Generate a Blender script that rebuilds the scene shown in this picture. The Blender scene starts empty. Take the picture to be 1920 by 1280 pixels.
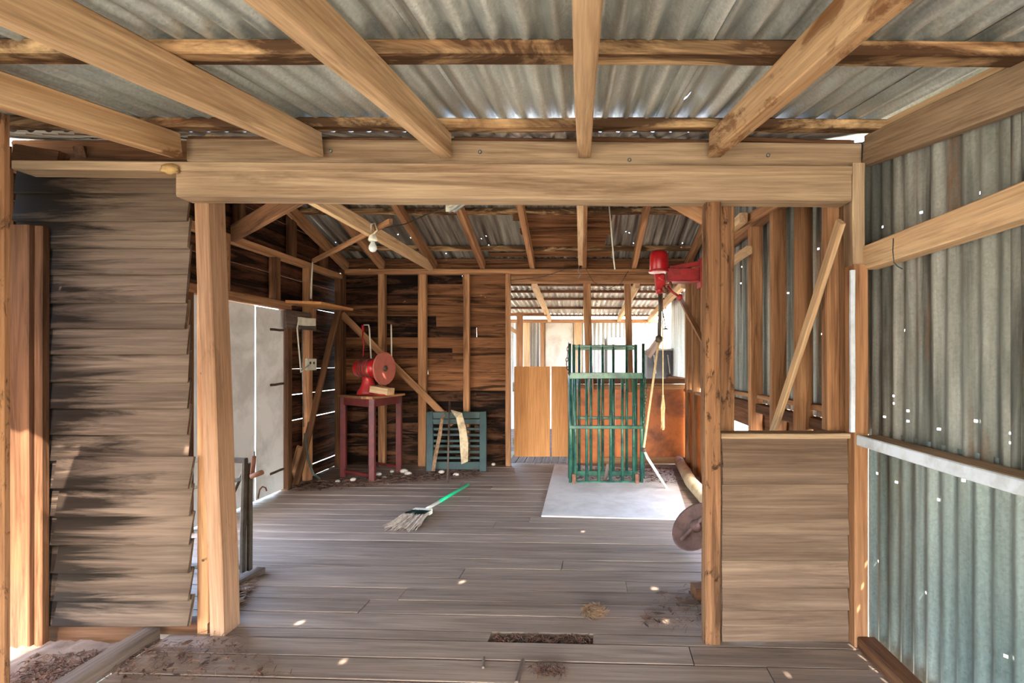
import bpy, bmesh, math, random
from mathutils import Vector, Matrix
R = random.Random(7)
S = bpy.context.scene
COL = S.collection
V = Vector

# ------------------------------------------------------------------ camera
cd = bpy.data.cameras.new('camera'); cam = bpy.data.objects.new('camera', cd); COL.objects.link(cam)
cam.location = (0, 0, 1.2); cam.rotation_euler = (math.pi/2, 0, 0)
cd.sensor_width = 36; cd.lens = 36*950/1920
cd.shift_x = -130/1920; cd.shift_y = 35/1920
cd.clip_start = 0.02; cd.clip_end = 300
S.camera = cam
# ------------------------------------------------------------------ sky, sun, exposure
SUN = V((0.13, -0.62, 0.76)).normalized()
w = bpy.data.worlds.new('sky'); S.world = w; w.use_nodes = True
wn = w.node_tree.nodes; wl = w.node_tree.links
sky = wn.new('ShaderNodeTexSky'); sky.sky_type = 'NISHITA'; sky.sun_disc = False
sky.sun_elevation = math.radians(48); sky.sun_rotation = math.radians(160)
sky.air_density = 1.0; sky.dust_density = 2.5; sky.ozone_density = 1.0
bgn = wn['Background']; bgn.inputs['Strength'].default_value = 1.15
wl.new(sky.outputs[0], bgn.inputs['Color'])
sd = bpy.data.lights.new('sun', 'SUN'); so = bpy.data.objects.new('sun', sd); COL.objects.link(so)
sd.energy = 7.5; sd.angle = math.radians(0.53); sd.color = (1.0, 0.93, 0.82)
so.rotation_euler = (-SUN).to_track_quat('-Z', 'Y').to_euler()
vs = S.view_settings
vs.view_transform = 'Standard'; vs.look = 'None'; vs.gamma = 1; vs.use_curve_mapping = False
vs.exposure = 2.2
S.cycles.max_bounces = 10; S.cycles.diffuse_bounces = 7; S.cycles.glossy_bounces = 3
S.cycles.sample_clamp_indirect = 6

# ------------------------------------------------------------------ measuring: 950 px focal length, eye 1.2 m above the floor
def P(px, py, Y): return V(((px-1090)*Y/950, Y, 1.2-(py-675)*Y/950))
def F(px, py, z=0.0):
    Y = 950*(1.2-z)/(py-675); return V(((px-1090)*Y/950, Y, z))
def PX(px, py, X):
    Y = 950*X/(px-1090); return V((X, Y, 1.2-(py-675)*Y/950))

# ------------------------------------------------------------------ materials
def newmat(name):
    m = bpy.data.materials.new(name); m.use_nodes = True
    return m, m.node_tree.nodes, m.node_tree.links, m.node_tree.nodes['Principled BSDF']
def ramp(n, stops):
    r = n.new('ShaderNodeValToRGB'); e = r.color_ramp.elements
    while len(e) < len(stops): e.new(0.5)
    for k, (p, c) in enumerate(stops):
        e[k].position = p; e[k].color = (c[0], c[1], c[2], 1) if not isinstance(c, (int, float)) else (c, c, c, 1)
    return r
def coords(n, l, scale, seed=50.0, world=False):
    tc = n.new('ShaderNodeTexCoord'); oi = n.new('ShaderNodeObjectInfo')
    mul = n.new('ShaderNodeMath'); mul.operation = 'MULTIPLY'; mul.inputs[1].default_value = seed
    l.new(oi.outputs['Random'], mul.inputs[0])
    add = n.new('ShaderNodeVectorMath'); add.operation = 'ADD'
    l.new(tc.outputs['Object'], add.inputs[0]); l.new(mul.outputs[0], add.inputs[1])
    mp = n.new('ShaderNodeMapping'); mp.inputs['Scale'].default_value = scale
    l.new(add.outputs[0], mp.inputs['Vector']); return mp, oi
def noise(n, l, vec, scale=1.0, detail=4, rough=.55, dist=0.0):
    t = n.new('ShaderNodeTexNoise'); t.inputs['Scale'].default_value = scale; t.inputs['Detail'].default_value = detail
    t.inputs['Roughness'].default_value = rough; t.inputs['Distortion'].default_value = dist
    l.new(vec.outputs[0], t.inputs['Vector']); return t
def mix(n, l, a, b, fac, mode='MIX'):
    m = n.new('ShaderNodeMix'); m.data_type = 'RGBA'; m.blend_type = mode
    for sock, v in ((m.inputs[0], fac), (m.inputs[6], a), (m.inputs[7], b)):
        if isinstance(v, bpy.types.NodeSocket): l.new(v, sock)
        elif isinstance(v, (int, float)): sock.default_value = v
        else: sock.default_value = (v[0], v[1], v[2], 1)
    return m.outputs[2]
def sr(r, g, b):
    f = lambda c: (c/255/12.92) if c <= 10 else ((c/255+.055)/1.055)**2.4
    return (f(r), f(g), f(b))

def wood(name, c1, c2, dark, stain=.35, thr=.55, var=.3, speck=0.0, rough=.78, grain=1.0, bump=.35, sat=.92, stainx=0.0, ss=(1.1, 14, 14), soft=.10, spec=.08):
    m, n, l, b = newmat(name)
    mp, oi = coords(n, l, (0.9*grain, 15*grain, 15*grain))
    g = noise(n, l, mp, 1.0, 6, .6, .7)
    col = ramp(n, [(.32, c2), (.66, c1)]); l.new(g.outputs[0], col.inputs[0])
    mp2, _ = coords(n, l, (3.5, 110, 110), 31.0)
    f = noise(n, l, mp2, 1.0, 3, .6, .2)
    fr = ramp(n, [(.3, .72), (.7, 1.12)]); l.new(f.outputs[0], fr.inputs[0])
    c = mix(n, l, col.outputs[0], fr.outputs[0], 1.0, 'MULTIPLY')
    mp3, _ = coords(n, l, ss, 77.0)
    s = noise(n, l, mp3, 1.0, 6, .68, .8); sv = s.outputs[0]
    if stainx:                                       # damp stain that creeps along the board from one end
        tc = n.new('ShaderNodeTexCoord'); sp = n.new('ShaderNodeSeparateXYZ'); l.new(tc.outputs['Object'], sp.inputs[0])
        ma = n.new('ShaderNodeMath'); ma.operation = 'MULTIPLY_ADD'; ma.inputs[1].default_value = -stainx
        l.new(sp.outputs[0], ma.inputs[0]); l.new(sv, ma.inputs[2]); sv = ma.outputs[0]
    sm = ramp(n, [(thr-soft*.4, 0.0), (thr+soft, stain)]); l.new(sv, sm.inputs[0])
    c = mix(n, l, c, dark, sm.outputs[0])
    if speck:
        mp4, _ = coords(n, l, (9, 26, 26), 13.0)
        k = noise(n, l, mp4, 1.0, 5, .7, .5)
        km = ramp(n, [(.56, 0.0), (.66, speck)]); l.new(k.outputs[0], km.inputs[0])
        c = mix(n, l, c, dark, km.outputs[0])
    mr = n.new('ShaderNodeMapRange'); mr.inputs[3].default_value = 1-var; mr.inputs[4].default_value = 1+var*.6
    l.new(oi.outputs['Random'], mr.inputs[0])
    h = n.new('ShaderNodeHueSaturation'); h.inputs['Saturation'].default_value = sat; l.new(mr.outputs[0], h.inputs['Value']); l.new(c, h.inputs['Color'])
    l.new(h.outputs[0], b.inputs['Base Color']); b.inputs['Roughness'].default_value = rough
    b.inputs['Specular IOR Level'].default_value = spec
    bp = n.new('ShaderNodeBump'); bp.inputs['Strength'].default_value = bump; bp.inputs['Distance'].default_value = .004
    l.new(f.outputs[0], bp.inputs['Height']); l.new(bp.outputs[0], b.inputs['Normal'])
    return m

def iron(name, c1, c2, tint, rust=(.30, .14, .05), rusta=.25, metal=.35, rough=.5, tinta=.5):
    m, n, l, b = newmat(name)
    mp, oi = coords(n, l, (16, .8, 3))            # streaks that run down the sheet
    g = noise(n, l, mp, 1.0, 5, .62, .3)
    col = ramp(n, [(.35, c2), (.62, c1)]); l.new(g.outputs[0], col.inputs[0])
    mp2, _ = coords(n, l, (2.2, .9, 2), 23.0)
    t = noise(n, l, mp2, 1.0, 4, .6, .4)
    tm = ramp(n, [(.42, 0.0), (.64, tinta)]); l.new(t.outputs[0], tm.inputs[0])
    c = mix(n, l, col.outputs[0], tint, tm.outputs[0])
    mp3, _ = coords(n, l, (9, 1.1, 2), 57.0)
    r_ = noise(n, l, mp3, 1.0, 6, .65, .6)
    rm = ramp(n, [(.58, 0.0), (.70, rusta)]); l.new(r_.outputs[0], rm.inputs[0])
    c = mix(n, l, c, rust, rm.outputs[0])
    mp4, _ = coords(n, l, (1, 1, 1), 11.0)
    vo = n.new('ShaderNodeTexVoronoi'); vo.inputs['Scale'].default_value = 130
    l.new(mp4.outputs[0], vo.inputs['Vector'])
    vr = ramp(n, [(0.0, .80), (1.0, 1.15)]); l.new(vo.outputs['Color'], vr.inputs[0])
    c = mix(n, l, c, vr.outputs[0], 1.0, 'MULTIPLY')
    mr = n.new('ShaderNodeMapRange'); mr.inputs[3].default_value = .78; mr.inputs[4].default_value = 1.12; l.new(oi.outputs['Random'], mr.inputs[0])
    h = n.new('ShaderNodeHueSaturation'); l.new(mr.outputs[0], h.inputs['Value']); l.new(c, h.inputs['Color'])
    l.new(h.outputs[0], b.inputs['Base Color'])
    b.inputs['Metallic'].default_value = metal
    rr = ramp(n, [(0.0, rough-.12), (1.0, rough+.15)]); l.new(vo.outputs['Color'], rr.inputs[0]); l.new(rr.outputs[0], b.inputs['Roughness'])
    return m

def paint(name, c, c2=None, amt=.4, scale=6, rough=.6, metal=0.0, thr=.5, sx=1):
    m, n, l, b = newmat(name)
    if c2 is None: c2 = tuple(x*.6 for x in c)
    mp, oi = coords(n, l, (scale*sx, scale, scale))
    g = noise(n, l, mp, 1.0, 6, .65, .4)
    k = ramp(n, [(thr-.06, 0.0), (thr+.12, amt)]); l.new(g.outputs[0], k.inputs[0])
    l.new(mix(n, l, c, c2, k.outputs[0]), b.inputs['Base Color'])
    b.inputs['Roughness'].default_value = rough; b.inputs['Metallic'].default_value = metal
    return m

M = {}
M['rafter'] = wood('rafter_timber', sr(214,180,142), sr(176,138,100), sr(92,58,34), stain=.5, thr=.58, var=.10, bump=.2, sat=1.0)
M['rafter_stained'] = wood('stained_rafter_timber', sr(214,178,138), sr(176,134,94), sr(112,68,36), stain=.75, thr=.52, var=.08, ss=(2.2, 7, 7), soft=.05, sat=1.0)
M['doorpost'] = wood('pink_doorpost', sr(172,132,102), sr(140,102,74), sr(74,48,33), stain=.4, thr=.6, var=.08, ss=(3, 10, 10), sat=.95)
M['purlin'] = wood('purlin_timber', sr(226,186,132), sr(150,100,58), sr(58,34,20), stain=.92, thr=.405, var=.15, ss=(2.0,6,6), soft=.12)
M['beam'] = wood('beam_timber', sr(186,156,122), sr(140,110,82), sr(92,60,38), stain=.55, thr=.53, var=.10, ss=(.8, 11, 11))
M['board_left'] = wood('left_weatherboard', sr(104,84,66), sr(72,54,41), sr(20,12,7), stain=.92, thr=.50, var=.2, stainx=.62, soft=.12, sat=.85)
M['board_half'] = wood('half_wall_board', sr(128,104,84), sr(94,72,56), sr(58,42,31), stain=.5, thr=.57, var=.12, soft=.14)
M['board_back'] = wood('back_wall_board', sr(142,92,52), sr(96,56,30), sr(24,14,8), stain=.85, thr=.54, var=.22)
M['board_dark'] = wood('stained_shaded_board', sr(104,62,37), sr(60,33,19), sr(17,10,7), stain=.92, thr=.48, var=.25, speck=.7)  # dark stains, with the shade of the back-left corner added to the colour
M['board_stain_shade'] = wood('stained_deep_shade_board', sr(104,66,42), sr(56,34,22), sr(14,9,7), stain=.95, thr=.44, var=.25, speck=.6, ss=(1.6,10,10))  # dark stain deepened to put the dim lower-left corner into the colour
M['stud'] = wood('stud_timber', sr(186,132,86), sr(132,86,52), sr(62,36,20), stain=.6, thr=.57, var=.2)
M['stud_dark'] = wood('dark_stud_timber', sr(120,80,50), sr(78,48,30), sr(34,20,12), stain=.6, thr=.55, var=.2)
M['post'] = wood('speckled_post', sr(160,112,72), sr(116,76,46), sr(34,22,14), stain=.65, thr=.55, var=.12, speck=.85)
M['floor'] = wood('floor_board', sr(152,130,112), sr(118,98,83), sr(70,53,42), stain=.4, thr=.58, var=.10, rough=.6, bump=.25, spec=.3)
M['dirtboard'] = wood('dusty_board', sr(130,112,100), sr(92,76,66), sr(54,40,32), stain=.5, thr=.52, var=.15)
M['ply'] = wood('orange_ply', sr(204,140,74), sr(188,120,58), sr(120,70,34), stain=.25, thr=.62, var=.05, grain=.35, rough=.5)
M['orange'] = paint('orange_board', sr(206,112,48), sr(92,44,22), .75, 2.2, .45, thr=.52)
M['floorply'] = paint('dusty_sheet', sr(200,192,184), sr(160,148,138), .6, 3, .6)
M['redwood'] = paint('red_painted_timber', sr(98,29,28), sr(58,19,17), .7, 9, .5)
M['red'] = paint('red_enamel', sr(176,18,24), sr(110,14,18), .5, 12, .35)
M['red_dull'] = paint('dull_red_enamel', sr(166,34,36), sr(96,28,26), .6, 14, .45)
M['disc'] = paint('salmon_disc', sr(172,92,76), sr(150,76,64), .6, 12, .7)
M['steel'] = paint('dull_steel', sr(150,148,140), sr(90,84,74), .6, 20, .4, metal=.7)
M['darksteel'] = paint('dark_rusty_steel', sr(84,74,62), sr(66,44,30), .8, 14, .6, metal=.3)
M['rust'] = paint('rusted_steel', sr(130,82,58), sr(84,48,32), .8, 18, .8)
M['ruststain'] = paint('brown_rust', sr(112,82,72), sr(82,58,50), .8, 12, .7)
M['green'] = paint('green_paint', sr(56,104,84), sr(17,54,58), .8, 7, .25, metal=.1)
M['teal'] = paint('teal_green_paint', sr(28,54,50), sr(15,38,45), .8, 7, .55)
M['broomgreen'] = paint('green_broom_stick', sr(0,186,124), sr(20,150,104), .4, 8, .4)
M['pale'] = paint('pale_plastic', sr(226,222,204), sr(190,184,166), .4, 20, .5)
M['white'] = paint('whitewash', sr(240,238,236), sr(196,190,186), .7, 2.4, .8, thr=.5)
M['whiterail'] = paint('pale_blue_paint', sr(206,212,222), sr(160,160,160), .5, 12, .6)
M['cloth'] = paint('stiff_rag', sr(196,176,144), sr(130,104,78), .7, 12, .9)
M['straw'] = paint('straw', sr(140,110,82), sr(96,70,52), .8, 30, .9)
M['bristle'] = paint('pale_bristle', sr(206,190,176), sr(130,112,96), .7, 40, .9)
M['litter'] = paint('leaf_litter', sr(96,66,50), sr(58,40,30), .9, 25, .95)
M['dirt'] = paint('dirt', sr(120,100,86), sr(82,60,46), .9, 5, .95)
M['ground'] = paint('dry_grass_ground', sr(188,180,156), sr(154,150,126), .8, .8, .95)
M['rope'] = paint('frayed_rope', sr(236,208,160), sr(200,164,112), .6, 30, .9)
M['stone'] = paint('pale_stone', sr(190,178,164), sr(130,116,104), .7, 30, .85)
M['mud'] = paint('mud_nest', sr(176,142,92), sr(140,106,66), .6, 60, .95)
M['dark'] = paint('dark_bin', sr(60,62,72), sr(40,40,44), .6, 6, .6)
M['greypanel'] = paint('grey_board', sr(196,188,178), sr(160,142,124), .6, 3, .8)
M['blackpoly'] = paint('black_hose', sr(56,66,58), sr(40,44,40), .5, 10, .5)
M['glass'] = paint('bulb_glass', sr(210,214,214), sr(190,196,196), .3, 10, .08)
M['pipe'] = paint('dusty_log', sr(206,180,140), sr(160,124,84), .7, 5, .7)
M['roof'] = iron('roof_iron', sr(226,232,228), sr(150,156,152), sr(180,192,188), rusta=.10, metal=.5, rough=.40)
M['wallgreen'] = iron('wall_iron', sr(170,168,160), sr(72,70,64), sr(104,110,102), rust=sr(120,84,54), rusta=.75, metal=.3, rough=.5, tinta=.55)
M['walllow'] = iron('lower_wall_iron', sr(150,160,154), sr(92,96,92), sr(104,126,124), rust=sr(128,108,80), rusta=.35, metal=.4, rough=.42)
M['rooftan'] = iron('main_roof_iron', sr(176,170,158), sr(70,58,48), sr(108,98,88), rust=sr(112,54,28), rusta=.55, metal=.35, rough=.5)
M['farroof'] = iron('far_roof_iron', sr(206,198,184), sr(120,108,94), sr(150,136,118), rust=sr(60,44,34), rusta=.5, metal=.3, rough=.5)
M['farwall'] = iron('far_wall_iron', sr(206,208,206), sr(150,146,138), sr(170,178,182), rusta=.2, metal=.25, rough=.5)

# ------------------------------------------------------------------ builders
WM = {}
def link(name, me, mat, parent=None, world=None):
    o = bpy.data.objects.new(name, me); COL.objects.link(o)
    if mat is not None and me is not None and not me.materials: me.materials.append(mat)
    W = world if world is not None else Matrix.Identity(4)
    if parent is not None:
        o.parent = parent; o.matrix_basis = WM[parent.name].inverted() @ W
    else: o.matrix_basis = W
    WM[o.name] = W
    return o
def struct(name, label=None):
    o = link(name, None, None); o['kind'] = 'structure'
    if label: o['label'] = label
    return o
def tag(o, label, cat, group=None, kind=None):
    o['label'] = label; o['category'] = cat
    if group: o['group'] = group
    if kind: o['kind'] = kind
    return o
def thing(name, label, cat, loc=(0, 0, 0), group=None):
    return tag(link(name, None, None, None, Matrix.Translation(V(loc))), label, cat, group)
def to_mesh(bm, name, smooth=False):
    me = bpy.data.meshes.new(name); bm.normal_update(); bm.to_mesh(me); bm.free()
    if smooth:
        for p in me.polygons: p.use_smooth = True
    return me
def frame(a, b, up=V((0, 0, 1))):
    x = (V(b)-V(a)).normalized(); up = V(up)
    if abs(x.dot(up.normalized())) > .98: up = V((0, -1, 0)) if abs(x.y) < .9 else V((1, 0, 0))
    y = up.cross(x).normalized(); z = x.cross(y)
    m = Matrix((x, y, z)).transposed().to_4x4(); m.translation = (V(a)+V(b))/2
    return m
def bar_bm(L, wy, hz, seg=3, jit=.0, ch=.004, rag=0.0, bm=None):
    bm = bm or bmesh.new(); ch = min(ch, wy*.3, hz*.3); y, z = wy/2, hz/2
    sec = [(-y+ch,-z),(y-ch,-z),(y,-z+ch),(y,z-ch),(y-ch,z),(-y+ch,z),(-y,z-ch),(-y,-z+ch)]
    rings = []
    for i in range(seg+1):
        x = -L/2+L*i/seg; dy, dz = R.uniform(-jit, jit), R.uniform(-jit, jit)
        e = rag if i in (0, seg) else 0
        rings.append([bm.verts.new((x+R.uniform(-e, e), p+dy, q+dz)) for p, q in sec])
    for a, b in zip(rings, rings[1:]):
        for k in range(8): bm.faces.new((a[k], a[(k+1)%8], b[(k+1)%8], b[k]))
    bm.faces.new(list(reversed(rings[0]))); bm.faces.new(rings[-1])
    return bm
# a timber from a to b: wy across, hz along 'up'
def timber(name, parent, a, b, wy, hz, mat, up=(0, 0, 1), seg=3, jit=.002, rag=0.0, roll=0.0, ch=.004):
    L = (V(b)-V(a)).length
    o = link(name, to_mesh(bar_bm(L, wy, hz, seg, jit, ch, rag), name), M[mat], parent, frame(a, b, up) @ Matrix.Rotation(roll, 4, 'X'))
    return o
def box(name, parent, x0, x1, y0, y1, z0, z1, mat, jit=.001):
    d = (x1-x0, y1-y0, z1-z0); c = V(((x0+x1)/2, (y0+y1)/2, (z0+z1)/2)); k = d.index(max(d))
    if k == 0: a, b, up, wy, hz = V((x0, c.y, c.z)), V((x1, c.y, c.z)), (0, 0, 1), d[1], d[2]
    elif k == 1: a, b, up, wy, hz = V((c.x, y0, c.z)), V((c.x, y1, c.z)), (0, 0, 1), d[0], d[2]
    else: a, b, up, wy, hz = V((c.x, c.y, z0)), V((c.x, c.y, z1)), (0, -1, 0), d[0], d[1]
    return timber(name, parent, a, b, wy, hz, mat, up, jit=jit)
def sweep_bm(pts, r, seg=8, bm=None, cap=True):
    bm = bm or bmesh.new(); pts = [V(p) for p in pts]; n = len(pts)
    rs = r if isinstance(r, (list, tuple)) else [r]*n
    rings = []; up = None
    for i, p in enumerate(pts):
        t = (pts[min(i+1, n-1)]-pts[max(i-1, 0)]).normalized()
        if up is None: up = V((0, 0, 1)) if abs(t.z) < .9 else V((0, 1, 0))
        s = t.cross(up).normalized(); up = s.cross(t).normalized()
        rings.append([bm.verts.new(p+(s*math.cos(2*math.pi*k/seg)+up*math.sin(2*math.pi*k/seg))*rs[i]) for k in range(seg)])
    for a, b in zip(rings, rings[1:]):
        for k in range(seg): bm.faces.new((a[k], a[(k+1)%seg], b[(k+1)%seg], b[k]))
    if cap: bm.faces.new(list(reversed(rings[0]))); bm.faces.new(rings[-1])
    return bm
def tube(name, parent, pts, r, mat, seg=8):
    pts = [V(p) for p in pts]; c = sum(pts, V())/len(pts)
    return link(name, to_mesh(sweep_bm([p-c for p in pts], r, seg), name, True), M[mat], parent, Matrix.Translation(c))
def lathe(name, parent, prof, mat, base, axis=(0, 0, 1), seg=20):   # prof: (radius, distance along axis)
    bm = bmesh.new(); rings = []
    for r, h in prof: rings.append([bm.verts.new((max(r, 1e-4)*math.cos(2*math.pi*k/seg), max(r, 1e-4)*math.sin(2*math.pi*k/seg), h)) for k in range(seg)])
    for a, b in zip(rings, rings[1:]):
        for k in range(seg): bm.faces.new((a[k], a[(k+1)%seg], b[(k+1)%seg], b[k]))
    bm.faces.new(list(reversed(rings[0]))); bm.faces.new(rings[-1])
    me = to_mesh(bm, name)
    for p in me.polygons: p.use_smooth = len(p.vertices) == 4
    q = V(axis).normalized().to_track_quat('Z', 'Y').to_matrix().to_4x4(); q.translation = V(base)
    o = link(name, me, M[mat], parent, q)
    return o
def corr(name, parent, origin, u, v, W, L, mat, pitch=.076, amp=.0085, holes=(), top=None, phase=0.0, seg=8):
    # corrugated sheet: u across, v along the ridges; holes = (across, along, radius) are cut out of the sheet
    u = V(u).normalized(); v = V(v).normalized(); nrm = u.cross(v)
    mw = Matrix((u, v, nrm)).transposed().to_4x4(); mw.translation = V(origin)
    nc = max(1, int(round(W/pitch*seg))); xs = [W*i/nc for i in range(nc+1)]
    rows = {0.0, L, L*.25, L*.5, L*.75}
    hs = [(a, b, r) for a, b, r in holes if .02 < a < W-.02 and .03 < b < L-.03]
    for a, b, r in hs: rows.add(b-r); rows.add(b+r)
    rows = sorted(rows); bm = bmesh.new(); gx = []
    sag = [0.0 for _ in rows]
    for x in xs:
        t = top(x) if top else L
        gx.append([bm.verts.new((x, min(y, t) if y < L else t, amp*math.sin(2*math.pi*(x/pitch)+phase)+sag[j])) for j, y in enumerate(rows)])
    for i in range(nc):
        for j in range(len(rows)-1):
            mx, my = (xs[i]+xs[i+1])/2, (rows[j]+rows[j+1])/2
            if any(abs(mx-a) < max(r*.95, W/nc*.51) and abs(my-b) < r*.95 for a, b, r in hs): continue
            vs_ = (gx[i][j], gx[i+1][j], gx[i+1][j+1], gx[i][j+1])
            if (vs_[0].co-vs_[3].co).length < 1e-5 and (vs_[1].co-vs_[2].co).length < 1e-5: continue
            bm.faces.new(vs_)
    return link(name, to_mesh(bm, name, True), M[mat], parent, mw)

# ================================================================== OUTSIDE GROUND
bm = bmesh.new(); bmesh.ops.create_grid(bm, x_segments=24, y_segments=24, size=60)
for v_ in bm.verts: v_.co.z = -.32+R.uniform(-.03, .03)*(1 if v_.co.length > 8 else 0)
g = link('ground', to_mesh(bm, 'ground'), M['ground']); g['kind'] = 'structure'; g['label'] = 'dry grassy ground outside the shed'

# ================================================================== FLOOR
fl = struct('floor', 'worn grey floorboards running across the shed')
MB = -.040                                           # the boards run slightly askew
def board_x(y0, y1, x0, x1, z=0.0, mat='floor', jit=.0012):
    yc = (y0+y1)/2
    a, b = V((x0, yc+MB*x0, -.011+z)), V((x1, yc+MB*x1, -.011+z))
    return timber('plank', fl, a, b, (y1-y0)-R.uniform(.006, .010), .022, mat, seg=4, jit=jit, ch=.0012)
hy0, hy1 = [F(1050, q).y-MB*F(1050, q).x for q in (1205.5, 1186.5)]
ys = [hy0, hy1]; y = hy0
while y > -1.2: y -= .1365+R.uniform(-.006, .006); ys.insert(0, y)
y = hy1
while y < 5.86: y += .1365+R.uniform(-.006, .006); ys.append(y)
gap_y = F(1050, 1193).y - MB*F(1050, 1193).x
hole = min(range(len(ys)-1), key=lambda i: abs((ys[i]+ys[i+1])/2-gap_y))
for i, (y0, y1) in enumerate(zip(ys, ys[1:])):
    z = R.uniform(-.0015, .0015)
    xl = -1.80 if y1 < 2.2 else -2.80
    xr = 1.16 if y1 < 2.2 else 1.25
    if i == hole:
        xl2 = F(918, 1193).x; xr2 = F(1112, 1193).x
        board_x(y0, y1, xl, xl2, z); board_x(y0, y1, xr2, xr, z+.002)
    elif R.random() < .45:
        c = R.uniform(-1.2, .9); board_x(y0, y1, xl, c-.002, z); board_x(y0, y1, c+.002, xr, z+R.uniform(-.002, .002))
    else: board_x(y0, y1, xl, xr, z)
# bearers under the boards, and the slatted landing behind the swing doors
for x in (-2.4, -1.5, -.6, .3, 1.1): box('joist', fl, x-.03, x+.03, -1.1 if x > -1.8 else 2.3, 5.8, -.14, -.026, 'stud_dark')
box('litter_board', fl, -.45, .2, hy0-.03, hy1+.06, -.05, -.028, 'dirtboard')
for k in range(9):
    x = -.86+k*.1; box('plank', fl, x, x+.085, 5.93, 6.9, -.022, .0, 'dirtboard')
for k in range(14):
    x = .04+k*.1; box('plank', fl, x, x+.09, 6.0, 6.9, -.022, .0, 'dirtboard')
# dirt under and left of the boards
bm = bmesh.new(); bmesh.ops.create_grid(bm, x_segments=30, y_segments=30, size=1)
for v_ in bm.verts:
    v_.co.x = -2.22+v_.co.x*.33; v_.co.y = 1.55+v_.co.y*.63
    v_.co.z = -.02+R.uniform(-.010, .012)+.02*math.sin(v_.co.x*5)*math.sin(v_.co.y*4)
g = tag(link('dirt_floor', to_mesh(bm, 'dirt_floor', True), M['dirt']), 'bare grey dirt floor beside the sill left of the boards', 'dirt', kind='stuff')

# ================================================================== LEAN-TO ROOF
ce = struct('ceiling', 'corrugated iron lean-to roof on bare timber rafters')
SL = .1758
def zr(y): return 2.052+SL*(y-2.13)                  # underside of the rafters
for k, x in enumerate((-1.70, -1.11, -.57, .01, .562)):
    ye = 2.12; y0 = -2.15
    timber('rafter', ce, (x, y0, zr(y0)+.05), (x, ye, zr(ye)+.05), .056, .10, 'rafter_stained' if k in (0, 4) else 'rafter', seg=6, jit=.0025, roll=0)
for (py, wy) in ((-2.0, .08), (-1.15, .08), (-.35, .08), (.28, .08), (1.38, .082), (2.07, .08)):
    z = zr(py)+.1+.018
    timber('purlin', ce, (-2.95 if py > 1.2 else -1.9, py+.01, z+.012), (1.24, py, z-.004), wy, .036, 'purlin', up=(0, -SL, 1), seg=8, jit=.004)
# sloping timber at the head of the right wall
timber('wall_plate', ce, (1.225, -1.2, zr(-1.2)+.035), (1.225, 2.16, zr(2.16)+.035), .05, .125, 'beam', seg=6)
timber('batten', ce, (1.245, -1.2, zr(-1.2)+.115), (1.245, 2.12, zr(2.12)+.115), .045, .03, 'rafter')
# sun spots on the floor and half wall come through real nail holes
def zroof(y): return zr(y)+.1+.040
spots = [F(560, 1170), F(960, 1248), F(1545, 1228), F(1470, 1265), F(640, 1245), P(1534, 897, 2.12), P(1562, 1070, 2.12), F(1250, 1168)]
rh = []
for s in spots:
    t = (zroof(s.y)-s.z)/(SUN.z-SL*SUN.y); rh.append(s+SUN*t)
rh += [V((.73, 1.02, 0)), V((-.3, 1.1, 0)), V((.38, 1.8, 0)), V((-1.5, 1.2, 0))]
up = V((0, 1, SL)).normalized(); cs = up.y
x = -1.96; k = 0
while x < 1.25:
    W = min(.80, 1.33-x); y0 = -2.25  # unseen rear part lengthened to keep skylight off the front floor
    hs = [(p.x-x, (p.y-y0)/cs, .0125) for p in rh]
    corr('roof_sheet', ce, (x, y0, zroof(y0)+.009+(.003 if k % 2 else 0)), (1, 0, 0), up, W, (2.20-y0)/cs, 'roof', pitch=.082, amp=.0165, holes=hs, phase=R.uniform(0, .6))
    x += .755; k += 1
for x in (-2.95, -2.45):
    corr('roof_sheet', ce, (x, 1.20, zroof(1.20)+.012), (1, 0, 0), up, .54, 1.02/cs, 'roof', holes=[(.3, .5, .006)])

# ================================================================== PARTITION (front wall of the main shed)
wf = struct('wall_front', 'weatherboard partition with a wide doorway')
YB = 2.10
def span(name, px0, py0, px1, py1, Y, th, hpx, mat, par=wf, seg=6):   # horizontal timber whose front face runs between two measured points (top edge)
    a, b = P(px0, py0, Y), P(px1, py1, Y); h = hpx*Y/950; d = V((0, th/2, -h/2))
    return timber(name, par, a+d, b+d, th, h, mat, seg=seg, jit=.0015)
span('top_plate', 22, 300, 1598, 310, YB, .10, 17, 'beam')
span('lintel', 330, 318, 1597, 326, YB+.005, .095, 50, 'beam')
span('upper_beam', 350, 259, 1615, 268, 2.19, .07, 42, 'beam')
for k_ in range(5): span('packing_board', 352+k_*250, 255+R.uniform(-1.5, 1.5), 352+k_*250+250, 256+k_*1.6+R.uniform(-1.5, 1.5), 2.20, .02, 8, 'stud_dark')
span('upper_beam', 22, 262, 350, 262, 2.30, .05, 40, 'stud_dark')
span('header_block', 22, 268, 108, 282, 2.14, .05, 34, 'stud_dark')
span('upper_beam', 22, 225, 300, 230, 2.22, .05, 18, 'stud_dark')
for bx_, by_ in ((1440, 291), (900, 285), (620, 283), (1180, 300)):
    lathe('bolt', wf, [(.006, 0), (.009, .001), (.008, .006), (.003, .009)], 'steel', P(bx_, by_, 2.19), (0, -1, 0), 8)
for bx_, by_ in ((378, 440), (381, 1050), (378, 700)):
    lathe('nail', wf, [(.004, 0), (.006, .001), (.005, .003)], 'darksteel', P(bx_, by_, 2.205), (0, -1, 0), 8)
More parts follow.
